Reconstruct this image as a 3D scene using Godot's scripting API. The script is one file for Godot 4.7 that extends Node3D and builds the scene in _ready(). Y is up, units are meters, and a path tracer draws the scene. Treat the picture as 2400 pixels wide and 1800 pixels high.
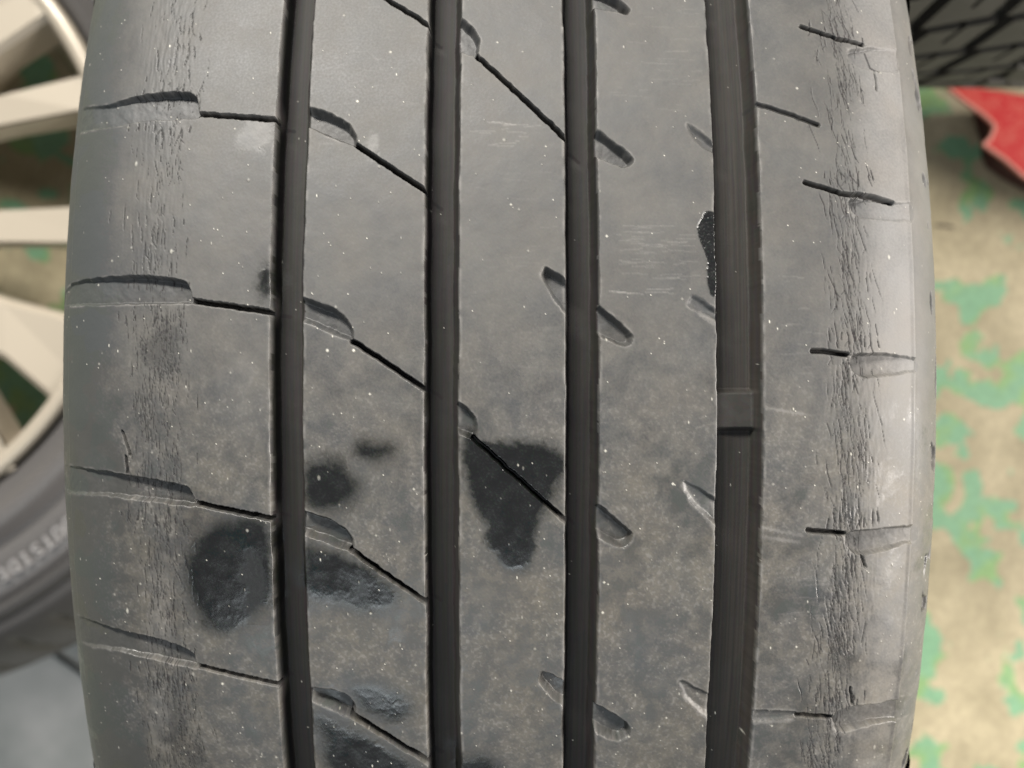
extends Node3D
# A worn car tyre seen from above on its tread, beside a wheel that lies on a painted workshop floor. Metres, y up; tables of the tread are in millimetres.

const TYRE_R := 315.0          # tread radius, mm
const DU := 0.25               # fine tread cell across, mm
const DS := 0.25               # fine tread cell along the tread, mm
const U0 := -136.0
const S0 := -122.0
const NU := 1073
const NS := 977
const GROOVES := [[-59.85, -51.54, 6.4], [-21.71, -13.11, 7.0], [13.11, 21.5, 7.0], [50.48, 62.21, 6.4]]
const RIBS := [[-136.0, -59.85], [-51.54, -21.71], [-13.11, 13.11], [21.5, 50.48], [62.21, 132.0]]

var rng := RandomNumberGenerator.new()
var taken := {}
# tread profile, sampled by arc length
var pf_arc := PackedFloat32Array()
var pf_pt := PackedVector2Array()
# fine tread buffers
var hh := PackedFloat32Array()
var pid := PackedInt32Array()
var wetv := PackedFloat32Array()
var dusty := PackedFloat32Array()
var dark := PackedFloat32Array()
var speck := PackedFloat32Array()


func _ready() -> void:
	rng.seed = 20240
	var cam := Camera3D.new()
	cam.name = "camera"
	cam.position = Vector3(0, 0.89, 0)
	cam.rotation_degrees = Vector3(-90, 0, 0)
	cam.near = 0.02
	cam.far = 60.0
	var lens := CameraAttributesPhysical.new()
	lens.frustum_focal_length = 24.0 / (2.0 * 900.0 / 2480.0)
	lens.frustum_focus_distance = 0.263
	lens.exposure_aperture = lens.frustum_focal_length / 3.4
	cam.attributes = lens
	add_child(cam)

	var env := Environment.new()
	env.background_mode = Environment.BG_COLOR
	env.background_color = Color(0.93, 0.95, 1.0)
	env.background_energy_multiplier = 0.15
	env.tonemap_mode = Environment.TONE_MAPPER_LINEAR
	env.tonemap_exposure = 1.82
	env.sdfgi_enabled = true
	env.ssao_enabled = true
	env.ssil_enabled = true
	var we := WorldEnvironment.new()
	we.name = "environment"
	we.environment = env
	add_child(we)

	area_lamp(Vector3(-0.85, 2.35, -2.0), Vector3(0.0, 0.5, 0.0), Vector2(1.4, 0.4), 10.0, Color(1.0, 0.98, 0.95))
	area_lamp(Vector3(2.6, 1.45, 0.25), Vector3(0.0, 0.4, 0.05), Vector2(1.2, 1.4), 8.8, Color(1.0, 0.97, 0.94))
	area_lamp(Vector3(-0.35, 2.6, 1.7), Vector3(0.0, 0.5, 0.1), Vector2(1.4, 0.4), 0.9, Color(0.94, 0.98, 1.0))

	make_floor()
	make_worn_tyre()
	make_lying_wheel()
	make_winter_tyre()
	make_red_stand()
	make_litter()


# ---------------------------------------------------------------- helpers

func area_lamp(at: Vector3, aim: Vector3, size: Vector2, energy: float, tint: Color) -> void:
	var l := AreaLight3D.new()
	l.name = "ceiling_lamp_light"
	l.area_size = size
	l.light_energy = energy
	l.light_color = tint
	l.shadow_enabled = true
	l.position = at
	add_child(l, true)
	l.look_at(aim, Vector3(0, 0, -1))


func lin(r: float, g: float, b: float) -> Color:
	return Color(r, g, b).linear_to_srgb()


func matte(c: Color, rough: float, metal := 0.0) -> StandardMaterial3D:
	var m := StandardMaterial3D.new()
	m.albedo_color = c
	m.roughness = rough
	m.metallic = metal
	return m


func numbered(called: String) -> String:
	var n: int = taken.get(called, 0)
	taken[called] = n + 1
	return called if n == 0 else "%s_%03d" % [called, n]


func thing(called: String, label: String, category: String, at := Vector3.ZERO) -> Node3D:
	var o := Node3D.new()
	o.name = numbered(called)
	o.position = at
	o.set_meta("label", label)
	o.set_meta("category", category)
	add_child(o, true)
	return o


var part_count := {}

func obj(called: String, mesh: Mesh, m: Material, parent: Node) -> MeshInstance3D:
	var o := MeshInstance3D.new()
	var key := str(parent.get_instance_id()) + called
	var n: int = part_count.get(key, 0)
	part_count[key] = n + 1
	o.name = called if n == 0 else "%s_%03d" % [called, n]
	o.mesh = mesh
	if m:
		o.material_override = m
	parent.add_child(o, true)
	return o


func noise(freq: float, s: int, kind := FastNoiseLite.TYPE_SIMPLEX_SMOOTH, octaves := 3) -> FastNoiseLite:
	var n := FastNoiseLite.new()
	n.noise_type = kind
	n.seed = s
	n.frequency = freq
	n.fractal_octaves = octaves
	n.fractal_type = FastNoiseLite.FRACTAL_FBM if octaves > 1 else FastNoiseLite.FRACTAL_NONE
	return n


func noise_bytes(freq: float, s: int, octaves := 3) -> PackedByteArray:
	return noise(freq, s, FastNoiseLite.TYPE_SIMPLEX_SMOOTH, octaves).get_image(NU, NS, false, false, true).get_data()


# a ring turned about the y axis: pts are (radius, height), front outside when pts run upwards on the outside
func lathe(pts: Array, seg: int, notch = null) -> ArrayMesh:
	var st := SurfaceTool.new()
	st.begin(Mesh.PRIMITIVE_TRIANGLES)
	var n := pts.size()
	for k in seg + 1:
		var a := TAU * k / seg
		for i in n:
			var p: Vector2 = pts[i]
			if notch != null:
				p = notch.call(p, a)
			st.set_uv(Vector2(float(k) / seg, float(i) / (n - 1)))
			st.add_vertex(Vector3(p.x * cos(a), p.y, p.x * sin(a)))
	for k in seg:
		for i in n - 1:
			var q := k * n + i
			for c in [q, q + n, q + n + 1, q, q + n + 1, q + 1]:
				st.add_index(c)
	st.generate_normals()
	return st.commit()


func smooth_pts(raw: Array, times: int) -> Array:
	var p := raw
	for t in times:
		var q := [p[0]]
		for i in p.size() - 1:
			q.append(p[i].lerp(p[i + 1], 0.25))
			q.append(p[i].lerp(p[i + 1], 0.75))
		q.append(p[-1])
		p = q
	return p


# a plate: outline (x, z) in order, with a chamfered upper rim, from y0 up to y1
func plate(outline: PackedVector2Array, y0: float, y1: float, chamfer: float, top_of = null) -> ArrayMesh:
	var st := SurfaceTool.new()
	st.begin(Mesh.PRIMITIVE_TRIANGLES)
	var poly := outline
	if Geometry2D.is_polygon_clockwise(poly):
		poly = poly.duplicate()
		poly.reverse()
	var inner := poly
	if chamfer > 0.0:
		var o := Geometry2D.offset_polygon(poly, -chamfer, Geometry2D.JOIN_MITER)
		if o.size() > 0 and o[0].size() == poly.size():
			inner = o[0]
			var best := 0
			for i in inner.size():
				if inner[i].distance_to(poly[0]) < inner[best].distance_to(poly[0]):
					best = i
			var turned := PackedVector2Array()
			for i in inner.size():
				turned.append(inner[(best + i) % inner.size()])
			inner = turned
	var n := poly.size()
	var lift := func(p: Vector2, y: float) -> Vector3:
		return Vector3(p.x, y + (top_of.call(p) if top_of != null else 0.0), p.y)
	var quad := func(a: Vector3, b: Vector3, c: Vector3, d: Vector3) -> void:
		st.set_smooth_group(-1)
		for v in [a, b, c, a, c, d]:
			st.add_vertex(v)
	for i in n:
		var j := (i + 1) % n
		quad.call(Vector3(poly[i].x, y0, poly[i].y), lift.call(poly[i], y1 - chamfer), lift.call(poly[j], y1 - chamfer), Vector3(poly[j].x, y0, poly[j].y))
		if inner != poly:
			quad.call(lift.call(poly[i], y1 - chamfer), lift.call(inner[i], y1), lift.call(inner[j], y1), lift.call(poly[j], y1 - chamfer))
	var tri := Geometry2D.triangulate_polygon(inner)
	for t in range(0, tri.size(), 3):
		var a: Vector3 = lift.call(inner[tri[t]], y1)
		var b: Vector3 = lift.call(inner[tri[t + 1]], y1)
		var c: Vector3 = lift.call(inner[tri[t + 2]], y1)
		if (b - a).cross(c - a).y > 0.0:
			var sw := b
			b = c
			c = sw
		st.set_smooth_group(-1)
		for v in [a, b, c]:
			st.add_vertex(v)
	var tri0 := Geometry2D.triangulate_polygon(poly)
	for t in range(0, tri0.size(), 3):
		var a := Vector3(poly[tri0[t]].x, y0, poly[tri0[t]].y)
		var b := Vector3(poly[tri0[t + 1]].x, y0, poly[tri0[t + 1]].y)
		var c := Vector3(poly[tri0[t + 2]].x, y0, poly[tri0[t + 2]].y)
		if (b - a).cross(c - a).y < 0.0:
			var sw := b
			b = c
			c = sw
		st.set_smooth_group(-1)
		for v in [a, b, c]:
			st.add_vertex(v)
	st.generate_normals()
	return st.commit()


# ---------------------------------------------------------------- floor

func make_floor() -> void:
	var side := 1024
	var metres := 0.85
	var im := Image.create(side, side, false, Image.FORMAT_RGB8)
	var ro := Image.create(side, side, false, Image.FORMAT_L8)
	var flake := noise(0.0105, 11, FastNoiseLite.TYPE_SIMPLEX_SMOOTH, 5).get_seamless_image(side, side).get_data()
	var flake2 := noise(0.021, 5, FastNoiseLite.TYPE_SIMPLEX_SMOOTH, 3).get_seamless_image(side, side).get_data()
	var tone := noise(0.012, 8, FastNoiseLite.TYPE_SIMPLEX_SMOOTH, 4).get_seamless_image(side, side).get_data()
	var grit := noise(0.11, 4, FastNoiseLite.TYPE_SIMPLEX_SMOOTH, 3).get_seamless_image(side, side).get_data()
	for y in side:
		for x in side:
			var k := y * side + x
			var f := flake[k] / 255.0 + (flake2[k] / 255.0 - 0.5) * 0.5
			var t := tone[k] / 255.0
			var g := grit[k] / 255.0
			var c := Color(0.28, 0.24, 0.145).lerp(Color(0.46, 0.395, 0.255), t) * (0.78 + 0.44 * g)
			var paint := smoothstep(0.555, 0.59, f)
			var green := Color(0.175, 0.34, 0.115).lerp(Color(0.14, 0.34, 0.19), smoothstep(0.35, 0.65, flake2[k] / 255.0)) * (0.85 + 0.3 * g)
			c = c.lerp(green, paint * 0.85)
			im.set_pixel(x, y, c.linear_to_srgb())
			ro.set_pixel(x, y, Color(0.72 - 0.22 * paint, 0, 0))
	var m := StandardMaterial3D.new()
	m.albedo_texture = ImageTexture.create_from_image(im)
	m.roughness_texture = ImageTexture.create_from_image(ro)
	m.roughness = 1.0
	var pm := PlaneMesh.new()
	pm.size = Vector2(30, 30)
	m.uv1_scale = Vector3(30.0 / metres, 30.0 / metres, 1)
	m.uv1_offset = Vector3(0.31, 0.12, 0)
	var o := obj("floor", pm, m, self)
	o.set_meta("label", "beige workshop concrete floor with flaking green paint")
	o.set_meta("kind", "structure")
	# grey bare slab at the lower left
	var gm := StandardMaterial3D.new()
	var nt := NoiseTexture2D.new()
	nt.noise = noise(0.009, 21, FastNoiseLite.TYPE_SIMPLEX_SMOOTH, 5)
	nt.width = 512
	nt.height = 512
	nt.seamless = true
	var gr := Gradient.new()
	gr.set_color(0, lin(0.27, 0.285, 0.265))
	gr.set_color(1, lin(0.56, 0.555, 0.52))
	nt.color_ramp = gr
	gm.albedo_texture = nt
	gm.roughness = 0.55
	var slab := PackedVector2Array([Vector2(-0.9, 0.16), Vector2(-0.52, 0.205), Vector2(-0.33, 0.185), Vector2(-0.17, 0.20), Vector2(-0.13, 0.9), Vector2(-0.9, 0.9)])
	var st := SurfaceTool.new()
	st.begin(Mesh.PRIMITIVE_TRIANGLES)
	var tri := Geometry2D.triangulate_polygon(slab)
	for t in range(0, tri.size(), 3):
		var v := [slab[tri[t]], slab[tri[t + 1]], slab[tri[t + 2]]]
		if (v[1] - v[0]).cross(v[2] - v[0]) < 0.0:
			v.reverse()
		for p in v:
			st.set_normal(Vector3.UP)
			st.set_uv(p * 2.2)
			st.add_vertex(Vector3(p.x, 0.004, p.y))
	var s := obj("floor_patch", st.commit(), gm, self)
	s.set_meta("label", "smooth grey floor patch below the lying wheel")
	s.set_meta("kind", "structure")


# ---------------------------------------------------------------- the worn tyre

func make_profile() -> void:
	var raw := []
	for p in [[-100, 104], [-103, 98], [-112, 84], [-121, 62], [-124, 42], [-123, 31], [-121, 23.5], [-117.3, 18], [-111.2, 12.8], [-103, 8.4], [-92, 5], [-78, 2.7], [-62, 1.3], [-50, 0.7], [-26, 0.15], [0, 0], [26, 0.15], [50, 0.7], [62, 1.3], [78, 2.8], [90, 5], [99, 8.2], [105.5, 12], [110, 16.2], [113.9, 21.2], [116.3, 27.5], [117.8, 37], [118.3, 46], [116, 64], [108, 84], [100, 98], [97, 104]]:
		raw.append(Vector2(p[0], p[1]))
	var sm := smooth_pts(raw, 3)
	var arc := [0.0]
	var zero := 0.0
	for i in range(1, sm.size()):
		arc.append(arc[-1] + sm[i].distance_to(sm[i - 1]))
		if sm[i - 1].x < 0.0 and sm[i].x >= 0.0:
			zero = lerpf(arc[-2], arc[-1], -sm[i - 1].x / (sm[i].x - sm[i - 1].x))
	for i in sm.size():
		pf_arc.append(arc[i] - zero)
		pf_pt.append(sm[i])


func prof(u: float) -> Vector2:
	var k := clampi(pf_arc.bsearch(u), 1, pf_arc.size() - 1)
	var t := (u - pf_arc[k - 1]) / (pf_arc[k] - pf_arc[k - 1])
	return pf_pt[k - 1].lerp(pf_pt[k], t)


func prof_normal(u: float) -> Vector2:      # (x, outward)
	var d := prof(u + 1.2) - prof(u - 1.2)
	return Vector2(d.y, d.x).normalized()


func groove_at(u: float, wob_l: float, wob_r: float, k: int) -> float:
	var g: Array = GROOVES[k]
	var t := minf(u - g[0] - wob_l, g[1] + wob_r - u)
	return t


func poly_distance(p: Vector2, poly: PackedVector2Array) -> float:
	var best := 1e9
	var inside := false
	var n := poly.size()
	var b := poly[n - 1]
	for i in n:
		var a := poly[i]
		var e := b - a
		var w := p - a
		var t := clampf(w.dot(e) / e.length_squared(), 0.0, 1.0)
		best = minf(best, (w - e * t).length_squared())
		if (a.y > p.y) != (b.y > p.y) and p.x < (b.x - a.x) * (p.y - a.y) / (b.y - a.y) + a.x:
			inside = not inside
		b = a
	return sqrt(best) if inside else -sqrt(best)


func rounded(list: Array, times: int) -> PackedVector2Array:
	var p := PackedVector2Array()
	for i in range(0, list.size(), 2):
		p.append(Vector2(list[i], list[i + 1]))
	for t in times:
		var q := PackedVector2Array()
		for i in p.size():
			var a := p[i]
			var b := p[(i + 1) % p.size()]
			q.append(a.lerp(b, 0.2))
			q.append(a.lerp(b, 0.8))
		p = q
	return p


func box_of(p: PackedVector2Array, m: float) -> Array:
	var lo := p[0]
	var hi := p[0]
	for v in p:
		lo = lo.min(v)
		hi = hi.max(v)
	return [clampi(int((lo.x - m - U0) / DU), 0, NU - 1), clampi(int((hi.x + m - U0) / DU) + 1, 0, NU - 1), clampi(int((lo.y - m - S0) / DS), 0, NS - 1), clampi(int((hi.y + m - S0) / DS) + 1, 0, NS - 1)]


func cut_line(pts: PackedVector2Array, half: float, depth: float, soft: float, darken: float, glint := 0.0) -> void:
	var n := pts.size()
	var total := 0.0
	for i in n - 1:
		total += pts[i].distance_to(pts[i + 1])
	var run := 0.0
	for i in n - 1:
		var a := pts[i]
		var b := pts[i + 1]
		var e := b - a
		var l := e.length()
		if l < 1e-4:
			continue
		var reach := half + soft + 0.5
		var bx := box_of(PackedVector2Array([a, b]), reach)
		for j in range(bx[2], bx[3] + 1):
			var s := S0 + j * DS
			for c in range(bx[0], bx[1] + 1):
				var w := Vector2(U0 + c * DU, s) - a
				var t := clampf(w.dot(e) / (l * l), 0.0, 1.0)
				var d := (w - e * t).length()
				if d > reach:
					continue
				var along := (run + t * l) / total
				var k := j * NU + c
				var f := 1.0 - smoothstep(half - soft * 0.5, half + soft * 0.5, d)
				if f > 0.0:
					hh[k] = maxf(hh[k], depth * f)
					dark[k] = maxf(dark[k], f * darken)
				elif glint > 0.0:
					dusty[k] += glint * (1.0 - (d - half) / (soft + 0.5)) * (0.5 + 0.5 * sin(along * 60.0))
		run += l


func crack(u: float, s: float, length: float, lean: float, half: float, depth: float) -> void:
	var p := PackedVector2Array()
	var x := u - lean * length * 0.5
	var y := s - length * 0.5
	var drift := 0.0
	while y < s + length * 0.5:
		p.append(Vector2(x, y))
		var step := rng.randf_range(0.35, 0.9)
		drift = drift * 0.5 + rng.randf_range(-0.22, 0.22)
		x += step * (lean + drift)
		y += step
	if p.size() > 2:
		var mid := p.size() / 2
		cut_line(p, half * 0.5, depth * 0.25, 0.18, 0.6)
		cut_line(p.slice(maxi(0, mid - p.size() / 3), mini(p.size(), mid + p.size() / 3 + 1)), half, depth * 0.42, 0.2, 1.0)
		if length > 2.5 and rng.randf() < 0.45:
			var from := p[rng.randi_range(1, p.size() - 2)]
			var side := (1.0 if rng.randf() < 0.5 else -1.0) * rng.randf_range(0.35, 0.8)
			crack(from.x + side * 0.8, from.y + 0.8, 1.7, side, half * 0.7, depth * 0.7)


func make_worn_tyre() -> void:
	make_profile()
	var total := NU * NS
	hh.resize(total)
	pid.resize(total)
	wetv.resize(total)
	dusty.resize(total)
	dark.resize(total)
	speck.resize(total)
	var broad := noise_bytes(0.008, 31, 3)      # about 30 mm
	var mid := noise_bytes(0.045, 32, 4)        # about 5 mm
	var fine := noise_bytes(0.30, 33, 2)        # under 1 mm
	var fleck := noise_bytes(0.17, 36, 4)
	var warm := noise_bytes(0.011, 37, 3)
	var smear_n := noise(0.012, 38, FastNoiseLite.TYPE_SIMPLEX_SMOOTH, 5)
	smear_n.domain_warp_enabled = true
	smear_n.domain_warp_amplitude = 60.0
	smear_n.domain_warp_frequency = 0.012
	smear_n.fractal_gain = 0.58
	var smear := smear_n.get_image(NU, NS, false, false, true).get_data()
	var edge := noise(0.35, 34, FastNoiseLite.TYPE_SIMPLEX_SMOOTH, 3)
	var ripple := noise(0.5, 35, FastNoiseLite.TYPE_SIMPLEX_SMOOTH, 2)

	# ribs and grooves
	var col_groove := PackedInt32Array()
	var col_rib := PackedInt32Array()
	for i in NU:
		var u := U0 + i * DU
		var near := -1
		var rib := 0
		for k in 4:
			if u > GROOVES[k][0] - 1.5 and u < GROOVES[k][1] + 1.5:
				near = k
			if u > (GROOVES[k][0] + GROOVES[k][1]) * 0.5:
				rib = k + 1
		col_groove.append(near)
		col_rib.append(rib)
	for j in NS:
		var s := S0 + j * DS
		var wob := []
		for k in 8:
			wob.append(edge.get_noise_2d(s * 0.6, k * 40.0) * 0.10 + edge.get_noise_2d(s * 0.12, 500.0 + k * 40.0) * 0.35)
		for i in NU:
			var u := U0 + i * DU
			var k := j * NU + i
			var r := col_rib[i]
			var h := (broad[k] - 128) * 0.0010 + (mid[k] - 128) * 0.00022 + (fine[k] - 128) * 0.00006
			pid[k] = r
			var band := 0.0
			if r == 0:
				band = clampf(1.0 - absf(u + 90.0) / 11.0, 0.0, 1.0)
				h += 0.35 * smoothstep(-119.5, -120.5, u)
			elif r == 4:
				band = clampf(1.0 - absf(u - 86.0) / 11.0, 0.0, 1.0)
				h += 1.0 * smoothstep(104.5, 105.2, u + 0.3 * wob[7]) - 0.3 * smoothstep(102.8, 104.2, u) * smoothstep(105.4, 104.6, u)
				if u > 112.0:
					h += 0.9 * smoothstep(0.30, 0.42, ripple.get_noise_2d(u * 0.22 + 40.0, s * 0.11)) * smoothstep(113.5, 116.5, u)
			if band > 0.0:
				h += ripple.get_noise_2d(u * 1.6, s * 0.28) * 0.07 * band
			var g := col_groove[i]
			if g >= 0:
				var t := groove_at(u, wob[g * 2], wob[g * 2 + 1], g)
				if t > 0.0:
					var right_wall: bool = u > (GROOVES[g][0] + GROOVES[g][1]) * 0.5
					var q := clampf(t / (1.9 if right_wall else 1.1), 0.0, 1.0)
					var dep: float = GROOVES[g][2]
					if g == 3:
						dep -= 2.1 * smoothstep(1.0, 2.6, s + wob[6]) * smoothstep(12.4, 10.9, s + wob[7])
					else:
						pass
					h += dep * (1.0 - (1.0 - q) * (1.0 - q) * (1.0 + 0.6 * q))
					if t > 0.2:
						pid[k] = 10 + g
				elif t > -0.9:
					dusty[k] += (1.0 + t / 0.9) * clampf(0.3 + edge.get_noise_2d(s * 0.5, 900.0 + g * 30.0 + (50.0 if u > GROOVES[g][0] + 3.0 else 0.0)) * 1.4, 0.0, 1.0)
			hh[k] = h

	# cross slots, each a shallow trough in its rib
	var slots := {
		"L1": [-127.2, -82.2, -108.8, -76.6, -102.0, -77.2, -93.0, -77.6, -81.6, -76.8, -80.4, -71.0, -79.8, -69.2, -87.0, -69.6, -96.2, -70.0, -106.0, -69.8, -119.4, -72.0, -127.4, -74.2],
		"L2": [-128.2, -26.2, -118.8, -28.0, -101.8, -28.0, -91.8, -27.8, -81.2, -26.2, -80.0, -21.6, -79.6, -20.2, -87.8, -20.4, -99.4, -20.6, -116.2, -21.4, -128.2, -22.2],
		"L3": [-128.2, 23.2, -118.4, 22.6, -103.8, 23.0, -95.6, 23.8, -81.2, 25.6, -79.8, 28.2, -79.2, 31.0, -84.6, 30.6, -95.8, 29.6, -104.8, 29.2, -127.0, 31.0],
		"L4": [-126.4, 68.4, -115.2, 65.4, -102.0, 66.2, -91.4, 67.0, -81.8, 69.6, -81.0, 73.8, -81.4, 74.8, -94.4, 72.8, -105.8, 72.2, -123.4, 75.2],
		"B1": [-57.6, -73.0, -53.0, -71.8, -46.2, -69.4, -41.8, -67.0, -39.4, -64.2, -39.0, -61.0, -39.6, -60.2, -46.0, -63.0, -52.6, -66.2, -57.4, -67.8],
		"B2": [-56.6, -23.0, -52.4, -21.8, -44.2, -19.0, -40.8, -16.4, -39.4, -13.8, -39.0, -10.6, -41.8, -11.2, -46.6, -13.6, -52.2, -15.8, -56.6, -17.2],
		"B3": [-56.8, 29.8, -52.2, 31.2, -45.2, 33.6, -41.0, 36.2, -39.4, 38.6, -39.4, 42.2, -47.4, 39.2, -52.4, 37.6, -56.8, 36.2],
		"B4": [-57.8, 77.6, -53.0, 78.8, -46.8, 78.8, -42.2, 80.6, -40.0, 83.2, -41.0, 88.0, -45.8, 84.8, -53.0, 81.8, -58.0, 80.4],
		"C1": [-18.8, -98.8, -13.2, -96.8, -9.8, -93.6, -8.2, -90.2, -8.6, -85.6, -10.0, -85.4, -14.4, -87.0, -18.6, -88.6],
		"C2": [-17.8, 2.6, -13.2, 4.2, -10.0, 6.6, -8.6, 9.2, -8.8, 13.2, -10.0, 13.4, -13.8, 11.8, -17.8, 10.6],
		"N1": [8.2, -29.4, 12.8, -26.2, 16.8, -24.0, 16.8, -15.2, 12.8, -17.8, 10.8, -20.6, 8.2, -24.4, 7.0, -27.0],
		"N2": [7.2, 73.8, 9.8, 74.2, 12.2, 76.0, 17.4, 78.0, 17.6, 88.0, 12.4, 83.0, 9.4, 80.4, 6.6, 76.8],
		"P0": [18.0, -106.2, 23.0, -105.6, 26.8, -103.4, 31.2, -99.6, 30.0, -97.6, 26.6, -99.0, 22.2, -99.6, 17.8, -100.8],
		"P1": [17.2, -66.8, 22.0, -64.4, 30.6, -57.2, 30.0, -55.2, 28.0, -54.4, 22.4, -56.8, 17.2, -59.0],
		"P2": [16.8, -22.2, 21.8, -19.2, 30.0, -12.4, 29.6, -10.0, 27.6, -9.0, 21.6, -11.6, 16.8, -13.6],
		"P3": [15.8, 27.0, 20.8, 29.2, 28.8, 36.0, 30.2, 37.6, 28.6, 40.4, 25.8, 40.8, 21.2, 37.8, 15.8, 35.2],
		"P4": [16.4, 80.8, 23.0, 83.8, 30.2, 88.8, 30.6, 92.0, 28.0, 94.2, 24.8, 93.4, 21.0, 90.6, 16.4, 88.2],
		"Q0": [47.6, -105.4, 50.4, -102.8, 53.4, -92.4, 59.6, -88.6, 60.8, -105.8],
		"Q1": [43.8, -67.2, 51.0, -61.4, 58.0, -57.2, 57.8, -54.0, 50.8, -58.4, 48.4, -59.6, 44.8, -63.4],
		"Q2": [44.4, -22.6, 50.0, -18.8, 57.0, -14.8, 57.0, -11.6, 49.8, -16.0, 46.4, -17.4, 43.0, -19.6],
		"Q3": [41.8, 22.8, 50.2, 28.2, 57.2, 32.0, 57.4, 38.4, 50.2, 35.4, 42.8, 27.8],
		"Q4": [41.8, 75.2, 51.8, 81.2, 58.8, 84.8, 59.4, 93.2, 51.6, 88.2, 44.4, 82.4],
		"R1": [88.0, -90.0, 93.0, -91.8, 98.2, -92.8, 106.4, -94.6, 105.2, -87.2, 97.8, -85.4, 92.4, -85.2, 88.4, -86.2],
		"R2": [84.8, -47.6, 92.6, -48.8, 98.4, -48.0, 107.8, -49.2, 107.2, -43.8, 97.2, -42.8, 86.6, -43.0],
		"R3": [84.0, -7.4, 95.2, -8.0, 102.2, -7.0, 107.2, -6.0, 107.2, -3.2, 102.2, -3.2, 97.2, -2.2, 85.8, -1.6],
		"R4": [83.6, 37.8, 93.6, 37.6, 101.8, 37.6, 108.8, 38.6, 109.2, 43.0, 102.0, 42.2, 96.4, 43.6, 85.8, 44.2],
		"R5": [83.6, 88.2, 89.6, 86.6, 96.0, 87.6, 103.0, 87.8, 115.4, 91.8, 117.6, 98.6, 101.2, 94.0, 96.6, 93.6, 92.4, 93.8, 85.4, 94.4],
		"M4": [57.2, 84.8, 63.0, 85.6, 74.2, 86.6, 74.0, 88.4, 63.2, 88.8, 57.4, 88.4],
	}
	# depth towards the middle and towards the shoulder, floor drop
	var slot_depth := {"L1": [2.5, 0.2], "L2": [2.4, 0.6], "L3": [2.2, 0.45], "L4": [2.1, 0.3], "R1": [1.3, 0.2], "R2": [2.0, 0.3], "R3": [2.4, 0.5], "R4": [2.2, 0.5], "R5": [2.3, 0.5], "M4": [0.6, 0.5], "Q0": [1.2, 1.8], "Q1": [0.9, 2.0], "Q2": [0.7, 2.0], "Q3": [0.5, 2.2], "Q4": [0.5, 2.2]}
	var slot_names := slots.keys()
	for n in slot_names.size():
		var called: String = slot_names[n]
		var poly := rounded(slots[called], 2)
		var bx := box_of(poly, 1.2)
		var lo_u: float = U0 + bx[0] * DU
		var hi_u: float = U0 + bx[1] * DU
		var dd: Array = slot_depth.get(called, [3.1, 3.1])
		if called.begins_with("L"):
			dd = [dd[1], dd[0]]
		for j in range(bx[2], bx[3] + 1):
			var s := S0 + j * DS
			for c in range(bx[0], bx[1] + 1):
				var u := U0 + c * DU
				var k := j * NU + c
				var d := poly_distance(Vector2(u, s), poly) + edge.get_noise_2d(u * 0.8, s * 0.8 + n * 20.0) * 0.3
				if d > -0.8:
					var dep := lerpf(dd[0], dd[1], smoothstep(0.1, 0.9, (u - lo_u) / (hi_u - lo_u)))
					if d > -0.2:
						hh[k] = maxf(hh[k], dep * smoothstep(-0.2, 0.5 if called[0] in "LRM" else 1.1, d) + (mid[k] - 128) * 0.0009)
						if d > 0.1 and pid[k] < 10:
							pid[k] = 20 + n
					elif pid[k] < 10:
						dusty[k] += (1.0 + (d + 0.2) / 0.6) * clampf(0.2 + edge.get_noise_2d(u * 0.4, s * 0.4 + 300.0) * 1.2, 0.0, 1.0)

	# sipes
	var sipes := {
		"L1": [-80.8, -70.4, -61.2, -68.0, -56.8, -67.6],
		"L2": [-79.8, -21.0, -60.6, -18.0, -56.4, -17.4],
		"L3": [-79.4, 30.0, -61.2, 33.4, -56.8, 34.4],
		"L4": [-81.4, 73.6, -61.6, 77.6, -57.8, 78.6],
		"B0": [-38.2, -107.2, -32.4, -102.4, -22.2, -94.8, -18.8, -92.4],
		"B1": [-39.2, -60.6, -21.6, -48.4, -18.0, -45.8],
		"B2": [-39.4, -10.6, -22.0, 0.8, -17.8, 3.6],
		"B3": [-40.0, 41.4, -22.2, 54.4, -18.2, 57.2],
		"B4": [-40.8, 86.6, -23.2, 99.2, -19.0, 102.4],
		"C1": [-9.4, -85.6, 13.2, -62.4, 17.2, -58.6],
		"C2": [-9.6, 13.2, -5.0, 17.4, 12.4, 33.2, 15.8, 36.4],
		"R1": [75.8, -95.8, 85.2, -93.2, 93.0, -92.6],
		"R1b": [60.8, -72.6, 64.8, -71.6, 71.8, -69.4, 78.2, -67.2],
		"R2": [74.0, -51.4, 83.2, -49.0, 92.8, -48.8, 98.6, -47.8],
		"R3": [74.8, -8.4, 84.0, -7.4],
		"R4": [74.2, 37.0, 83.8, 38.2],
		"R5": [74.0, 87.6, 83.4, 89.2],
		"L3c": [-99.0, 12.2, -97.4, 16.2, -96.8, 18.2],
		"L3d": [-98.2, 18.8, -97.8, 23.0],
		"R4c": [88.8, 44.4, 90.0, 47.4],
		"R5c": [88.2, 81.0, 89.2, 86.0],
		"R1c": [94.0, -90.6, 95.2, -86.4, 97.8, -85.2],
		"R1d": [96.0, -85.4, 96.0, -79.4],
	}
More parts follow.
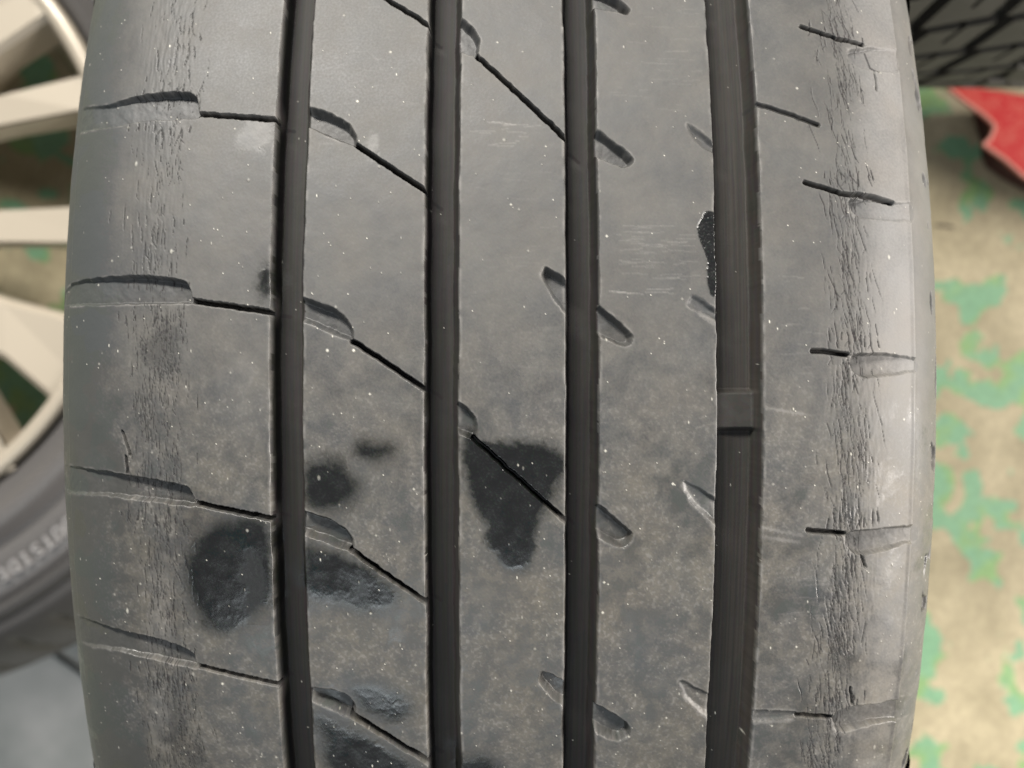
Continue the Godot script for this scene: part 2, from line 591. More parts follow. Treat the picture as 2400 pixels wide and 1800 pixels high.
	for called in sipes:
		var v: Array = sipes[called]
		var p := PackedVector2Array()
		for i in range(0, v.size(), 2):
			p.append(Vector2(v[i], v[i + 1]))
		var q := PackedVector2Array()
		for i in p.size() - 1:
			var steps := maxi(2, int(p[i].distance_to(p[i + 1]) / 1.2))
			for t in steps:
				var at := p[i].lerp(p[i + 1], float(t) / steps)
				q.append(at + Vector2(edge.get_noise_2d(at.x, at.y), edge.get_noise_2d(at.y, at.x + 70.0)) * 0.3)
		q.append(p[-1])
		if called.length() > 2:
			cut_line(q, 0.28 if called != "R1b" else 0.55, 1.0, 0.35, 0.85, 0.2)
		elif called.begins_with("R"):
			cut_line(q, 0.5, 2.4, 0.45, 0.75, 0.2)
		else:
			cut_line(q, 0.55 if called != "B4" else 0.85, 3.8, 0.36, 0.8, 0.25)

	# weather cracks in both shoulders, longest just beside the slots
	for n in 1300:
		var s := rng.randf_range(-121.0, 121.0)
		var u := -89.0 + rng.randfn(0.0, 3.9) + 1.5 * sin(s * 0.05)
		if rng.randf() < 0.55 + 0.0035 * s:
			crack(u, s, rng.randf_range(1.5, 8.0), rng.randf_range(-0.1, 0.1), rng.randf_range(0.03, 0.10), rng.randf_range(0.2, 0.45))
	for n in 1050:
		var s := rng.randf_range(-121.0, 121.0)
		var u := 84.5 + rng.randfn(0.0, 3.2) - 0.018 * s
		if rng.randf() < 0.62 + 0.003 * s:
			crack(u, s, rng.randf_range(2.0, 11.0), rng.randf_range(0.02, 0.26), rng.randf_range(0.04, 0.14), rng.randf_range(0.25, 0.55))
	for at in [-75.0, -24.0, 27.0, 70.0]:
		for n in 16:
			crack(-100.0 + n * 1.25 + rng.randf_range(-0.5, 0.5), at + 0.12 * n + (rng.randf_range(-3.0, -1.5) if n % 2 else rng.randf_range(6.0, 8.5)), rng.randf_range(1.5, 3.5), rng.randf_range(-0.1, 0.1), 0.14, 0.5)
	for at in [-92.0, -50.0, -8.5, 37.5, 87.5]:
		for n in 9:
			crack(79.0 + n * 1.7 + rng.randf_range(-0.6, 0.6), at + rng.randf_range(-4.5, -1.5), rng.randf_range(2.0, 5.0), rng.randf_range(-0.05, 0.2), 0.17, 0.6)

	for n in 130:
		crack(-86.5 + rng.randfn(0.0, 2.6), rng.randf_range(-18.0, -1.0), rng.randf_range(2.0, 6.0), rng.randf_range(-0.08, 0.08), 0.06, 0.4)
	for n in 110:
		crack(-85.5 + rng.randfn(0.0, 3.0), rng.randf_range(78.0, 121.0), rng.randf_range(2.0, 6.0), rng.randf_range(-0.08, 0.08), 0.07, 0.45)
	# pale torn edges of the slots
	for e in [[84.0, -7.4, 85.9, -1.8, 0.55, 1.1], [83.7, 38.2, 85.7, 44.2, 0.6, 1.0], [83.4, 88.6, 85.3, 94.4, 0.55, 1.0], [88.4, -90.5, 90.0, -86.0, 0.3, 0.5], [83.6, -47.5, 86.2, -43.0, 0.3, 0.6], [42.2, 25.0, 50.0, 35.6, 0.5, 0.5], [44.0, 81.0, 51.5, 88.6, 0.4, 0.8], [46.5, -17.4, 50.2, -15.0, 0.7, 0.5], [62.4, 36.0, 72.5, 38.2, 0.3, 0.6], [62.4, 38.4, 72.0, 40.0, 0.3, 0.5], [60.5, 85.2, 73.0, 86.0, 0.2, 0.4], [60.5, 89.4, 73.0, 89.2, 0.3, 0.6], [63.0, 6.0, 72.0, 7.5, 0.25, 0.5]]:
		var a := Vector2(e[0], e[1])
		var b := Vector2(e[2], e[3])
		var bx := box_of(PackedVector2Array([a, b]), 1.5)
		for j in range(bx[2], bx[3] + 1):
			for c in range(bx[0], bx[1] + 1):
				var p := Vector2(U0 + c * DU, S0 + j * DS)
				var t := clampf((p - a).dot(b - a) / (b - a).length_squared(), 0.0, 1.0)
				var k := j * NU + c
				var d := p.distance_to(a.lerp(b, t)) + (fine[k] - 128) * 0.004
				dusty[k] += e[5] * (1.0 - smoothstep(e[4] * 0.5, e[4] + 0.4, d)) * clampf(0.2 + mid[k] / 160.0, 0.0, 1.2)

	# darker and paler worn places in the cracked bands: centre, radii, amount
	for e in [[-88.0, -10.0, 6.5, 11.0, 0.42], [-85.0, 102.0, 6.0, 22.0, 0.45], [-82.0, 38.0, 4.0, 14.0, 0.25], [-91.0, 60.0, 6.0, 15.0, -0.34], [-93.0, 92.0, 4.0, 16.0, -0.25], [85.0, 20.0, 5.0, 16.0, 0.22], [84.0, 62.0, 5.0, 20.0, 0.28], [-66.0, 2.0, 8.0, 16.0, -0.14]]:
		var bx := box_of(PackedVector2Array([Vector2(e[0] - e[2], e[1] - e[3]), Vector2(e[0] + e[2], e[1] + e[3])]), 2.0)
		for j in range(bx[2], bx[3] + 1):
			for c in range(bx[0], bx[1] + 1):
				var k := j * NU + c
				var q := Vector2((U0 + c * DU - e[0]) / e[2], (S0 + j * DS - e[1]) / e[3]).length() + (smear[k] - 128) * 0.006 + (fine[k] - 128) * 0.0015
				var f := 1.0 - smoothstep(0.35, 1.0, q)
				if e[4] > 0.0:
					dark[k] = maxf(dark[k], f * e[4])
				else:
					dusty[k] -= f * e[4] * (0.4 + mid[k] / 200.0)
	# wet places
	var wet := {
		"W1": [-77.0, 35.0, -68.0, 32.6, -60.0, 35.2, -60.8, 59.8, -69.2, 63.4, -78.2, 62.8, -81.2, 57.2, -83.0, 48.2],
		"W2": [-51.4, 19.6, -44.8, 18.8, -36.8, 24.2, -38.0, 28.6, -43.4, 32.4, -51.6, 30.8],
		"W3": [-53.0, 38.6, -46.8, 40.4, -37.2, 46.0, -27.2, 52.0, -28.4, 56.6, -34.2, 58.4, -40.6, 56.6, -53.6, 55.2],
		"W4": [-52.2, 84.6, -40.8, 89.4, -24.0, 100.8, -24.0, 106.2, -41.6, 106.6, -49.2, 101.4],
		"W5": [-42.0, 77.6, -34.8, 77.0, -30.0, 80.6, -25.6, 83.0, -26.4, 86.0, -29.8, 89.2, -39.4, 85.0],
		"W6": [-12.0, 10.4, -5.2, 14.8, 11.8, 14.8, 11.6, 28.4, 7.4, 33.4, 5.2, 41.4, 3.8, 46.4, -1.0, 47.4, -4.2, 42.6, -6.4, 35.0, -11.0, 28.0],
		"W7": [-15.6, 98.2, -6.6, 97.4, -2.2, 102.2, -2.2, 107.6, -15.8, 107.6],
		"W8": [48.0, -43.6, 51.6, -42.4, 51.2, -22.2, 49.0, -21.8, 47.8, -33.0, 45.6, -38.4],
		"W9": [-37.8, 14.8, -28.4, 14.8, -29.4, 18.2, -33.6, 19.4, -37.8, 18.0],
		"W10": [-62.4, -28.8, -60.0, -30.8, -59.8, -21.2, -61.8, -22.4],
	}
	for called in wet:
		var poly := rounded(wet[called], 2)
		var bx := box_of(poly, 5.0)
		for j in range(bx[2], bx[3] + 1):
			for c in range(bx[0], bx[1] + 1):
				var k := j * NU + c
				var d := poly_distance(Vector2(U0 + c * DU, S0 + j * DS), poly) + ((mid[k] - 128) * 0.012 + (smear[k] - 128) * 0.02) * (0.25 if called == "W8" else 1.0)
				var w := smoothstep(-2.2 if called == "W6" else -3.6, 2.6 if called == "W6" else 4.0, d) if called != "W8" else smoothstep(-0.3, 0.4, d)
				wetv[k] = maxf(wetv[k], w)
				hh[k] -= 0.10 * smoothstep(0.2, 0.9, w) + w * (fleck[k] - 128) * 0.0001
				if called == "W8" and w > 0.5:
					hh[k] -= 0.25 * (fine[k] / 255.0) * w

	# sand grains and pale scrapes
	for n in 2300:
		var c := rng.randi_range(30, NU - 20)
		var j := rng.randi_range(2, NS - 3)
		if col_groove[c] >= 0 and rng.randf() < 0.8:
			continue
		if rng.randf() > (0.35 + 0.5 * (j / float(NS))) * (smoothstep(0.3, 0.7, mid[j * NU + c] / 255.0) * 1.5 + 2.0 * dusty[j * NU + c]):
			continue
		var big := rng.randf()
		var rad := 0.12 + 0.26 * pow(big, 9.0)
		var long := rng.randf_range(1.0, 2.2) if rng.randf() < 0.25 else 1.0
		var value := 0.2 + 0.8 * pow(rng.randf(), 2.0)
		var r := int(rad * long / DS) + 1
		for y in range(-r, r + 1):
			for x in range(-r, r + 1):
				if j + y < 0 or j + y >= NS or c + x < 0 or c + x >= NU:
					continue
				var d := Vector2(x * DU, y * DS / long).length()
				var f := 1.0 - smoothstep(rad * 0.5, rad + 0.1, d)
				if f > 0.0:
					var k := (j + y) * NU + c + x
					speck[k] = maxf(speck[k], f * value)
					hh[k] -= 0.12 * f
	for sc in [[-11.0, 4.0, -67.0, -60.0, 16, 0.4], [26.0, 42.0, -40.0, -26.0, 46, 0.28], [24.0, 34.0, -24.5, -22.5, 6, 0.5], [66.0, 74.0, -30.0, 60.0, 30, 0.22], [-50.0, -26.0, -110.0, -60.0, 30, 0.16], [-10.0, 10.0, -60.0, 0.0, 24, 0.12], [24.0, 48.0, -100.0, -70.0, 30, 0.16]]:
		for n in sc[4]:
			var u := rng.randf_range(sc[0], sc[1])
			var s := rng.randf_range(sc[2], sc[3])
			var l := rng.randf_range(1.0, 7.0)
			var slope := rng.randf_range(-0.08, 0.10)
			var x := 0.0
			while x < l:
				var c := int((u + x - U0) / DU)
				var j := int((s + slope * x - S0) / DS)
				if c > 0 and c < NU - 1 and j > 0 and j < NS - 1 and col_groove[c] < 0:
					var k := j * NU + c
					dusty[k] += sc[5] * rng.randf_range(0.3, 1.2)
					dusty[k + NU] += sc[5] * 0.4
				x += DU

	# damp shine beside some sipes and at a rib's edge: centre, radii
	var shine := PackedFloat32Array()
	shine.resize(total)
	for e in [[-64.5, -63.5, 6.5, 5.0], [-35.0, -62.0, 3.0, 6.0], [-64.0, 50.0, 5.0, 10.0]]:
		var bx := box_of(PackedVector2Array([Vector2(e[0] - e[2], e[1] - e[3]), Vector2(e[0] + e[2], e[1] + e[3])]), 1.0)
		for j in range(bx[2], bx[3] + 1):
			for c in range(bx[0], bx[1] + 1):
				var k := j * NU + c
				var q := Vector2((U0 + c * DU - e[0]) / e[2], (S0 + j * DS - e[1]) / e[3]).length() + (smear[k] - 128) * 0.005
				var f := 1.0 - smoothstep(0.55, 1.0, q)
				shine[k] = maxf(shine[k], f)
				hh[k] += 0.05 * f
	# colours and wetness
	var colors := PackedColorArray()
	colors.resize(total)
	var rough := PackedByteArray()
	rough.resize(total)
	var clean := Color(0.050, 0.051, 0.051)
	var dry := Color(0.095, 0.0905, 0.081)
	var pale := Color(0.19, 0.182, 0.170)
	for j in NS:
		var s := S0 + j * DS
		var low := smoothstep(-30.0, 40.0, s)
		for i in NU:
			var u := U0 + i * DU
			var k := j * NU + i
			var b := broad[k] / 255.0
			var m := mid[k] / 255.0
			var f := fine[k] / 255.0
			var p := pid[k]
			var c: Color
			var sm := smear[k] / 255.0
			var ro := 0.66 + 0.1 * (f - 0.5) - 0.20 * low * smoothstep(0.5, 0.9, 1.0 - sm) - 0.06 * (1.0 - sm)
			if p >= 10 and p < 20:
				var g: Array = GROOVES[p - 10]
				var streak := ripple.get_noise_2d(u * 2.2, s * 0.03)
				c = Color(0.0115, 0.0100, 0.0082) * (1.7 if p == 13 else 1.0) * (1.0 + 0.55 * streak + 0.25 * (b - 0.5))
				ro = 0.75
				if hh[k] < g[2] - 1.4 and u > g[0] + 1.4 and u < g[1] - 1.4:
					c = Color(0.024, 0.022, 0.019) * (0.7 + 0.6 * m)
			else:
				var d := 0.47 + 0.35 * (b - 0.5) + (0.55 + 0.3 * low) * (sm - 0.5) - 0.10 * low + (0.25 + 0.35 * low) * (m - 0.5) + (0.3 + 0.3 * low) * (f - 0.5)
				d += 0.16 * low * (smoothstep(0.50, 0.54, m) - 0.5)
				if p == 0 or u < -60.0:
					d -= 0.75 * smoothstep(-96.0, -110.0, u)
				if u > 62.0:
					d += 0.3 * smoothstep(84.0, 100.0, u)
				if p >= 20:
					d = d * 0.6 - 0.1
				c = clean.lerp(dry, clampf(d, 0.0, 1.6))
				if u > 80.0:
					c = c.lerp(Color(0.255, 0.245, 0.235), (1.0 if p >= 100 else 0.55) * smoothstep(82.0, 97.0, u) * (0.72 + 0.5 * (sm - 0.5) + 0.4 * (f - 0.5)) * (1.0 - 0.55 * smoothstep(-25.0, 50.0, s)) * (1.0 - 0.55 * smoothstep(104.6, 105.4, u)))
				if low > 0.0:
					c = c.lerp(Color(c.r * 1.05, c.g, c.b * 0.9), low * b)
				var ve := smoothstep(0.60 - 0.2 * (m - 0.5), 0.72 - 0.1 * (m - 0.5), fleck[k] / 255.0) * (0.06 + 0.36 * low) * smoothstep(-112.0, -98.0, u) * smoothstep(0.28, 0.6, sm)
				c = c.lerp(pale, ve * (0.3 + 0.7 * m))
				var wa := (warm[k] / 255.0 - 0.5) * 0.10
				c = Color(c.r * (1.0 + wa * 0.5), c.g, c.b * (1.0 - wa * 0.5))
				c = c.lerp(pale, clampf(dusty[k], 0.0, 1.0) * 0.75)
				ro -= 0.08 * (1.0 - clampf(d, 0.0, 1.0))
			c = c.lerp(Color(0.012, 0.0115, 0.011), dark[k])
			ro = maxf(ro, 0.85 * smoothstep(0.45, 0.7, dark[k]))
			if p == 100 + 0 or (p >= 100 and p < 110 and absf(u + 89.0) < 12.0) or (p >= 140 and absf(u - 85.0) < 12.0):
				ro = maxf(ro, 0.8)
			var w := wetv[k]
			if w > 0.0:
				w = clampf(w * 1.25 - 0.35 * (m - 0.35) * w, 0.0, 1.0)
				c = c.lerp(Color(0.006, 0.0072, 0.0066) * (1.0 + 1.6 * smoothstep(0.55, 0.8, f) * m), w * 0.96)
				ro = lerpf(ro, 0.12 + 0.22 * m, w)
			ro = lerpf(ro, 0.5, shine[k])
			if speck[k] > 0.0:
				c = c.lerp(Color(0.62, 0.60, 0.52), speck[k])
			colors[k] = c
			rough[k] = int(clampf(ro, 0.0, 1.0) * 255.0)

	# split each rib into its blocks along the slots
	var splits := {
		0: [[-121.0, -74.0, -80.0, -70.8, -57.0, -67.6], [-121.0, -24.5, -80.0, -21.0, -56.5, -17.4], [-121.0, 27.0, -80.0, 30.0, -57.0, 34.4], [-121.0, 71.0, -81.0, 74.0, -57.8, 78.6]],
		1: [[-56.0, -119.5, -38.2, -107.2, -22.2, -94.8], [-57.0, -70.5, -39.2, -60.6, -18.0, -45.8], [-57.0, -20.0, -39.4, -10.6, -17.8, 3.6], [-57.0, 33.0, -40.0, 41.4, -18.2, 57.2], [-57.0, 79.0, -40.8, 86.6, -19.0, 102.4]],
		2: [[-18.8, -93.5, -9.4, -85.6, 17.2, -58.6], [-18.8, 6.5, -9.6, 13.2, 15.8, 36.4]],
		3: [],
		4: [[60.0, -96.0, 85.2, -93.2, 125.0, -91.0], [60.0, -53.0, 84.0, -48.0, 125.0, -46.5], [60.0, -10.5, 84.0, -7.0, 125.0, -3.0], [60.0, 34.5, 84.0, 39.0, 125.0, 41.5], [60.0, 85.5, 84.0, 89.0, 125.0, 97.0]],
	}
	for r in 5:
		var cuts: Array = splits[r]
		for i in NU:
			if col_rib[i] != r:
				continue
			var u := U0 + i * DU
			var at := []
			for v in cuts:
				var t: float = (lerpf(v[1], v[3], (u - v[0]) / (v[2] - v[0])) if u < v[2] else lerpf(v[3], v[5], (u - v[2]) / (v[4] - v[2])))
				at.append(t)
			for j in NS:
				var k := j * NU + i
				if pid[k] < 10:
					var b := 0
					var s := S0 + j * DS
					for t in at:
						if s > t:
							b += 1
					pid[k] = 100 + r * 10 + b

	# positions and normals of the fine tread
	var pos := PackedVector3Array()
	pos.resize(total)
	var cx := PackedVector2Array()
	var cn := PackedVector2Array()
	for i in NU:
		cx.append(prof(U0 + i * DU))
		cn.append(prof_normal(U0 + i * DU))
	for j in NS:
		var th := (S0 + j * DS) / TYRE_R
		var co := cos(th) * 0.001
		var si := sin(th) * 0.001
		for i in NU:
			var k := j * NU + i
			var h := hh[k]
			var rad := TYRE_R - cx[i].y - cn[i].y * h
			pos[k] = Vector3((cx[i].x - cn[i].x * h) * 0.001, rad * co, rad * si)
	var nrm := PackedVector3Array()
	nrm.resize(total)
	for j in NS:
		var up := mini(j + 1, NS - 1) * NU
		var dn := maxi(j - 1, 0) * NU
		var row := j * NU
		for i in NU:
			var e := pos[row + mini(i + 1, NU - 1)] - pos[row + maxi(i - 1, 0)]
			var g := pos[up + i] - pos[dn + i]
			nrm[row + i] = g.cross(e).normalized()

	var rubber := StandardMaterial3D.new()
	rubber.vertex_color_use_as_albedo = true
	rubber.roughness_texture = ImageTexture.create_from_image(Image.create_from_data(NU, NS, false, Image.FORMAT_L8, rough))
	rubber.roughness = 1.0
	var plain_rubber := matte(lin(0.07, 0.066, 0.06), 0.62)
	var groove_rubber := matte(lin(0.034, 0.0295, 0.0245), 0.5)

	# one mesh for each block, slot and groove
	var bucket := {}
	for j in NS - 1:
		for i in NU - 1:
			var p := pid[j * NU + i]
			if not bucket.has(p):
				bucket[p] = PackedInt32Array()
			bucket[p].append(j * NU + i)
	var stamp := PackedInt32Array()
	stamp.resize(total)
	stamp.fill(-1)
	var local := PackedInt32Array()
	local.resize(total)
	var meshes := {}
	for p in bucket:
		var quads: PackedInt32Array = bucket[p]
		var pv := PackedVector3Array()
		var pn := PackedVector3Array()
		var pc := PackedColorArray()
		var pu := PackedVector2Array()
		var ix := PackedInt32Array()
		ix.resize(quads.size() * 6)
		var w := 0
		for q in quads:
			for v in [q, q + 1, q + NU + 1, q + NU]:
				if stamp[v] != p:
					stamp[v] = p
					local[v] = pv.size()
					pv.append(pos[v])
					pn.append(nrm[v])
					pc.append(colors[v])
					pu.append(Vector2((v % NU + 0.5) / NU, (v / NU + 0.5) / NS))
			ix[w] = local[q]
			ix[w + 1] = local[q + 1]
			ix[w + 2] = local[q + NU + 1]
			ix[w + 3] = local[q]
			ix[w + 4] = local[q + NU + 1]
			ix[w + 5] = local[q + NU]
			w += 6
		var a := []
		a.resize(Mesh.ARRAY_MAX)
		a[Mesh.ARRAY_VERTEX] = pv
		a[Mesh.ARRAY_NORMAL] = pn
		a[Mesh.ARRAY_COLOR] = pc
		a[Mesh.ARRAY_TEX_UV] = pu
		a[Mesh.ARRAY_INDEX] = ix
		meshes[p] = a

	var tyre := thing("worn_tyre", "worn grey summer tyre standing on edge, seen on its cracked tread", "tyre", Vector3(0, TYRE_R * 0.001, 0))
	var s_lo := S0 + (NS - 1) * DS
	var s_hi := TAU * TYRE_R + S0
	for r in 5:
		var us := []
		var lo: float = RIBS[r][0]
		var hi: float = RIBS[r][1]
		var steps := int((hi - lo) / 4.0) + 1
		for i in steps + 1:
			us.append(lerpf(lo, hi, float(i) / steps))
		var rib := obj("shoulder_rib" if r == 0 or r == 4 else "tread_rib", ring_mesh(us, [], s_lo, s_hi, 300), plain_rubber, tyre)
		if r == 0:
			rib.set_meta("label", "left shoulder rib with fine cracks and wide slots")
		if r == 4:
			rib.set_meta("label", "right shoulder rib with deep cracks, paler at its edge")
		for b in 8:
			if meshes.has(100 + r * 10 + b):
				obj("tread_block", array_mesh(meshes[100 + r * 10 + b]), rubber, rib)
		for n in slot_names.size():
			if meshes.has(20 + n) and slot_rib(slot_names[n]) == r:
				obj("cross_slot", array_mesh(meshes[20 + n]), rubber, rib)
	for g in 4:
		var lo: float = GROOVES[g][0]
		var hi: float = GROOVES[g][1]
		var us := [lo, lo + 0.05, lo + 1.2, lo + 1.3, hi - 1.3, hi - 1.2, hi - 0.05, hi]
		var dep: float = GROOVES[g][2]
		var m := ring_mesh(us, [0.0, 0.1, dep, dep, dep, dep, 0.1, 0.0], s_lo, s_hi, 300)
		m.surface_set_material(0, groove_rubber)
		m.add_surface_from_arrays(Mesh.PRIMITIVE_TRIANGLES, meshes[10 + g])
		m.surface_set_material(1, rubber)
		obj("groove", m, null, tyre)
	for side in 2:
		var us := []
		for i in 25:
			us.append(lerpf(pf_arc[0], U0, i / 24.0) if side == 0 else lerpf(U0 + (NU - 1) * DU, pf_arc[-1], i / 24.0))
		obj("sidewall", ring_mesh(us, [], -PI * TYRE_R, PI * TYRE_R, 240), plain_rubber, tyre)
	# inside of the casing
	var liner := []
	for i in 33:
		var t := i / 32.0
		var p := prof(lerpf(pf_arc[0], pf_arc[-1], t))
		var n := prof_normal(lerpf(pf_arc[0], pf_arc[-1], t))
		liner.append(Vector2((TYRE_R - p.y - n.y * 11.0) * 0.001, (p.x - n.x * 9.0) * 0.001))
	liner[0] = Vector2((TYRE_R - pf_pt[0].y) * 0.001, pf_pt[0].x * 0.001)
	liner[32] = Vector2((TYRE_R - pf_pt[-1].y) * 0.001, pf_pt[-1].x * 0.001)
	liner.reverse()
	var inside := obj("inner_liner", lathe(liner, 160), groove_rubber, tyre)
	inside.rotation = Vector3(0, 0, -PI / 2)


func slot_rib(called: String) -> int:
	return {"L": 0, "B": 1, "C": 2, "N": 2, "P": 3, "Q": 3, "R": 4, "M": 4}[called[0]]


func array_mesh(a: Array) -> ArrayMesh:
	var m := ArrayMesh.new()
	m.add_surface_from_arrays(Mesh.PRIMITIVE_TRIANGLES, a)
	return m


# part of the tyre's ring: u across, s around
func ring_mesh(us: Array, depth: Array, s_from: float, s_to: float, rows: int) -> ArrayMesh:
	var n := us.size()
	var pv := PackedVector3Array()
	var ix := PackedInt32Array()
	for j in rows + 1:
		var th := lerpf(s_from, s_to, float(j) / rows) / TYRE_R
		for i in n:
			var p := prof(us[i])
			var nn := prof_normal(us[i])
			var h: float = depth[i] if depth else 0.0
			var rad := (TYRE_R - p.y - nn.y * h) * 0.001
			pv.append(Vector3((p.x - nn.x * h) * 0.001, rad * cos(th), rad * sin(th)))
	for j in rows:
		for i in n - 1:
			var q := j * n + i
			ix.append_array([q, q + 1, q + n + 1, q, q + n + 1, q + n])
	var st := SurfaceTool.new()
	var a := []
	a.resize(Mesh.ARRAY_MAX)
	a[Mesh.ARRAY_VERTEX] = pv
	a[Mesh.ARRAY_INDEX] = ix
	st.create_from_arrays(a)
	st.generate_normals()
	return st.commit()


# ---------------------------------------------------------------- the wheel that lies on the floor

func make_lying_wheel() -> void:
	var at := Vector3(-0.4579, 0.0, -0.1101)
	var w := thing("alloy_wheel", "cream alloy wheel with its tyre, lying flat on the floor", "wheel", at)
	var rubber := matte(lin(0.085, 0.081, 0.078), 0.42)
	var paint := matte(lin(0.37, 0.325, 0.255), 0.36, 0.15)
	paint.clearcoat_enabled = true
	paint.clearcoat = 0.4
	paint.clearcoat_roughness = 0.15
	var dull := matte(lin(0.20, 0.18, 0.155), 0.5, 0.2)
	var pts := []
	for p in [[0.200, 0.196], [0.211, 0.206], [0.2165, 0.2165], [0.2195, 0.2215], [0.228, 0.2285], [0.236, 0.239], [0.241, 0.2405], [0.246, 0.237], [0.2495, 0.2305], [0.2525, 0.2285], [0.2555, 0.2315], [0.262, 0.2325], [0.272, 0.2318], [0.2795, 0.2298], [0.2815, 0.2265], [0.2845, 0.2265], [0.2865, 0.2285], [0.291, 0.2265], [0.293, 0.222], [0.296, 0.222], [0.298, 0.2225], [0.306, 0.2155], [0.314, 0.206], [0.322, 0.191], [0.3275, 0.172], [0.3295, 0.150], [0.330, 0.12], [0.3295, 0.09], [0.3275, 0.068], [0.322, 0.048], [0.312, 0.030], [0.296, 0.014], [0.27, 0.004], [0.244, 0.002], [0.222, 0.014], [0.2, 0.032]]:
		pts.append(Vector2(p[0], p[1]))
	var side_pts := pts.slice(0, 15)
	pts = pts.slice(14)
	side_pts.reverse()
	pts.reverse()
	var notch := func(p: Vector2, a: float) -> Vector2:
		if p.x > 0.305 and p.y > 0.03:
			var f := fposmod(a / TAU * 64.0 - (p.y - 0.2) * 6.0, 1.0)
			var cut := 0.006 * smoothstep(0.0, 0.06, f) * smoothstep(0.24, 0.18, f) * smoothstep(0.305, 0.316, p.x)
			return Vector2(p.x - cut, p.y - cut * 0.4)
		return p
	var tyre := obj("tyre", lathe(smooth_pts(pts, 1), 512, notch), matte(lin(0.036, 0.034, 0.032), 0.5), w)
	obj("sidewall", lathe(smooth_pts(side_pts, 1), 256), rubber, tyre)
	var font := SystemFont.new()
	font.font_names = PackedStringArray(["Droid Sans"])
	font.font_weight = 700
	var letter_m := matte(lin(0.22, 0.215, 0.21), 0.45)
	var word := "OUTSIDE"
	for i in word.length():
		var tm := TextMesh.new()
		tm.font = font
		tm.text = word[i]
		tm.font_size = 32
		tm.pixel_size = 0.00036
		tm.depth = 0.003
		var o := obj("letter", tm, letter_m, tyre)
		var a := deg_to_rad(47.0 + 1.85 * i)
		o.position = Vector3(cos(a) * 0.2685, 0.2328, sin(a) * 0.2685)
		# lies flat, its top towards the tread
		var out := Vector3(cos(a), 0, sin(a))
		o.basis = Basis(Vector3.UP.cross(out) * -1.0, out, Vector3.UP)
		if o.basis.determinant() < 0.0:
			o.basis = Basis(Vector3.UP.cross(out), out, Vector3.UP)
	# rim: lip, well and back flange
	var rp := []
	for p in [[0.2050, 0.2245], [0.2075, 0.2262], [0.2120, 0.2262], [0.2145, 0.2245], [0.2150, 0.216], [0.209, 0.205], [0.201, 0.196], [0.199, 0.17], [0.188, 0.13], [0.186, 0.09], [0.197, 0.05], [0.208, 0.034], [0.214, 0.026], [0.214, 0.012], [0.209, 0.010], [0.200, 0.03], [0.19, 0.05], [0.180, 0.09], [0.182, 0.13], [0.193, 0.17], [0.196, 0.19], [0.2015, 0.212], [0.2050, 0.2245]]:
		rp.append(Vector2(p[0], p[1]))
	rp.reverse()
	obj("rim", lathe(rp, 256), paint, w)
	var sc := 0.666 / 2480.0
	var face := func(p: Vector2) -> float:
		return -0.012 * (1.0 - smoothstep(0.07, 0.20, p.length()))
	# in each fifth of the wheel a narrow spoke between two broad arms
	var kinds := [
		[[170, 15], [500, -2], [760, -10], [775, 78], [500, 72], [170, 75]],
		[[165, -195], [505, -273], [690, -315], [745, -325], [757, -228], [690, -235], [505, -205], [185, -135]],
		[[205, 110], [505, 208], [655, 246], [735, 262], [690, 395], [640, 470], [600, 430], [505, 352], [160, 195]],
	]
	for k in 5:
		for kind in kinds:
			var poly := PackedVector2Array()
			for p in kind:
				poly.append((Vector2(p[0], p[1]) * sc).rotated(TAU / 5.0 * k))
			obj("spoke", plate(poly, 0.186, 0.2225, 0.0038, face), paint, w)
	var hub := []
	for p in [[0.004, 0.2], [0.03, 0.2], [0.034, 0.206], [0.06, 0.2085], [0.07, 0.205], [0.072, 0.17], [0.072, 0.12], [0.004, 0.12]]:
		hub.append(Vector2(p[0], p[1]))
	hub.reverse()
	obj("hub", lathe(hub, 64), paint, w)
	var cap := []
	for p in [[0.0001, 0.207], [0.02, 0.2065], [0.026, 0.204], [0.027, 0.2]]:
		cap.append(Vector2(p[0], p[1]))
	cap.reverse()
	obj("hub_cap", lathe(cap, 48), dull, w)


# ---------------------------------------------------------------- the winter tyre behind

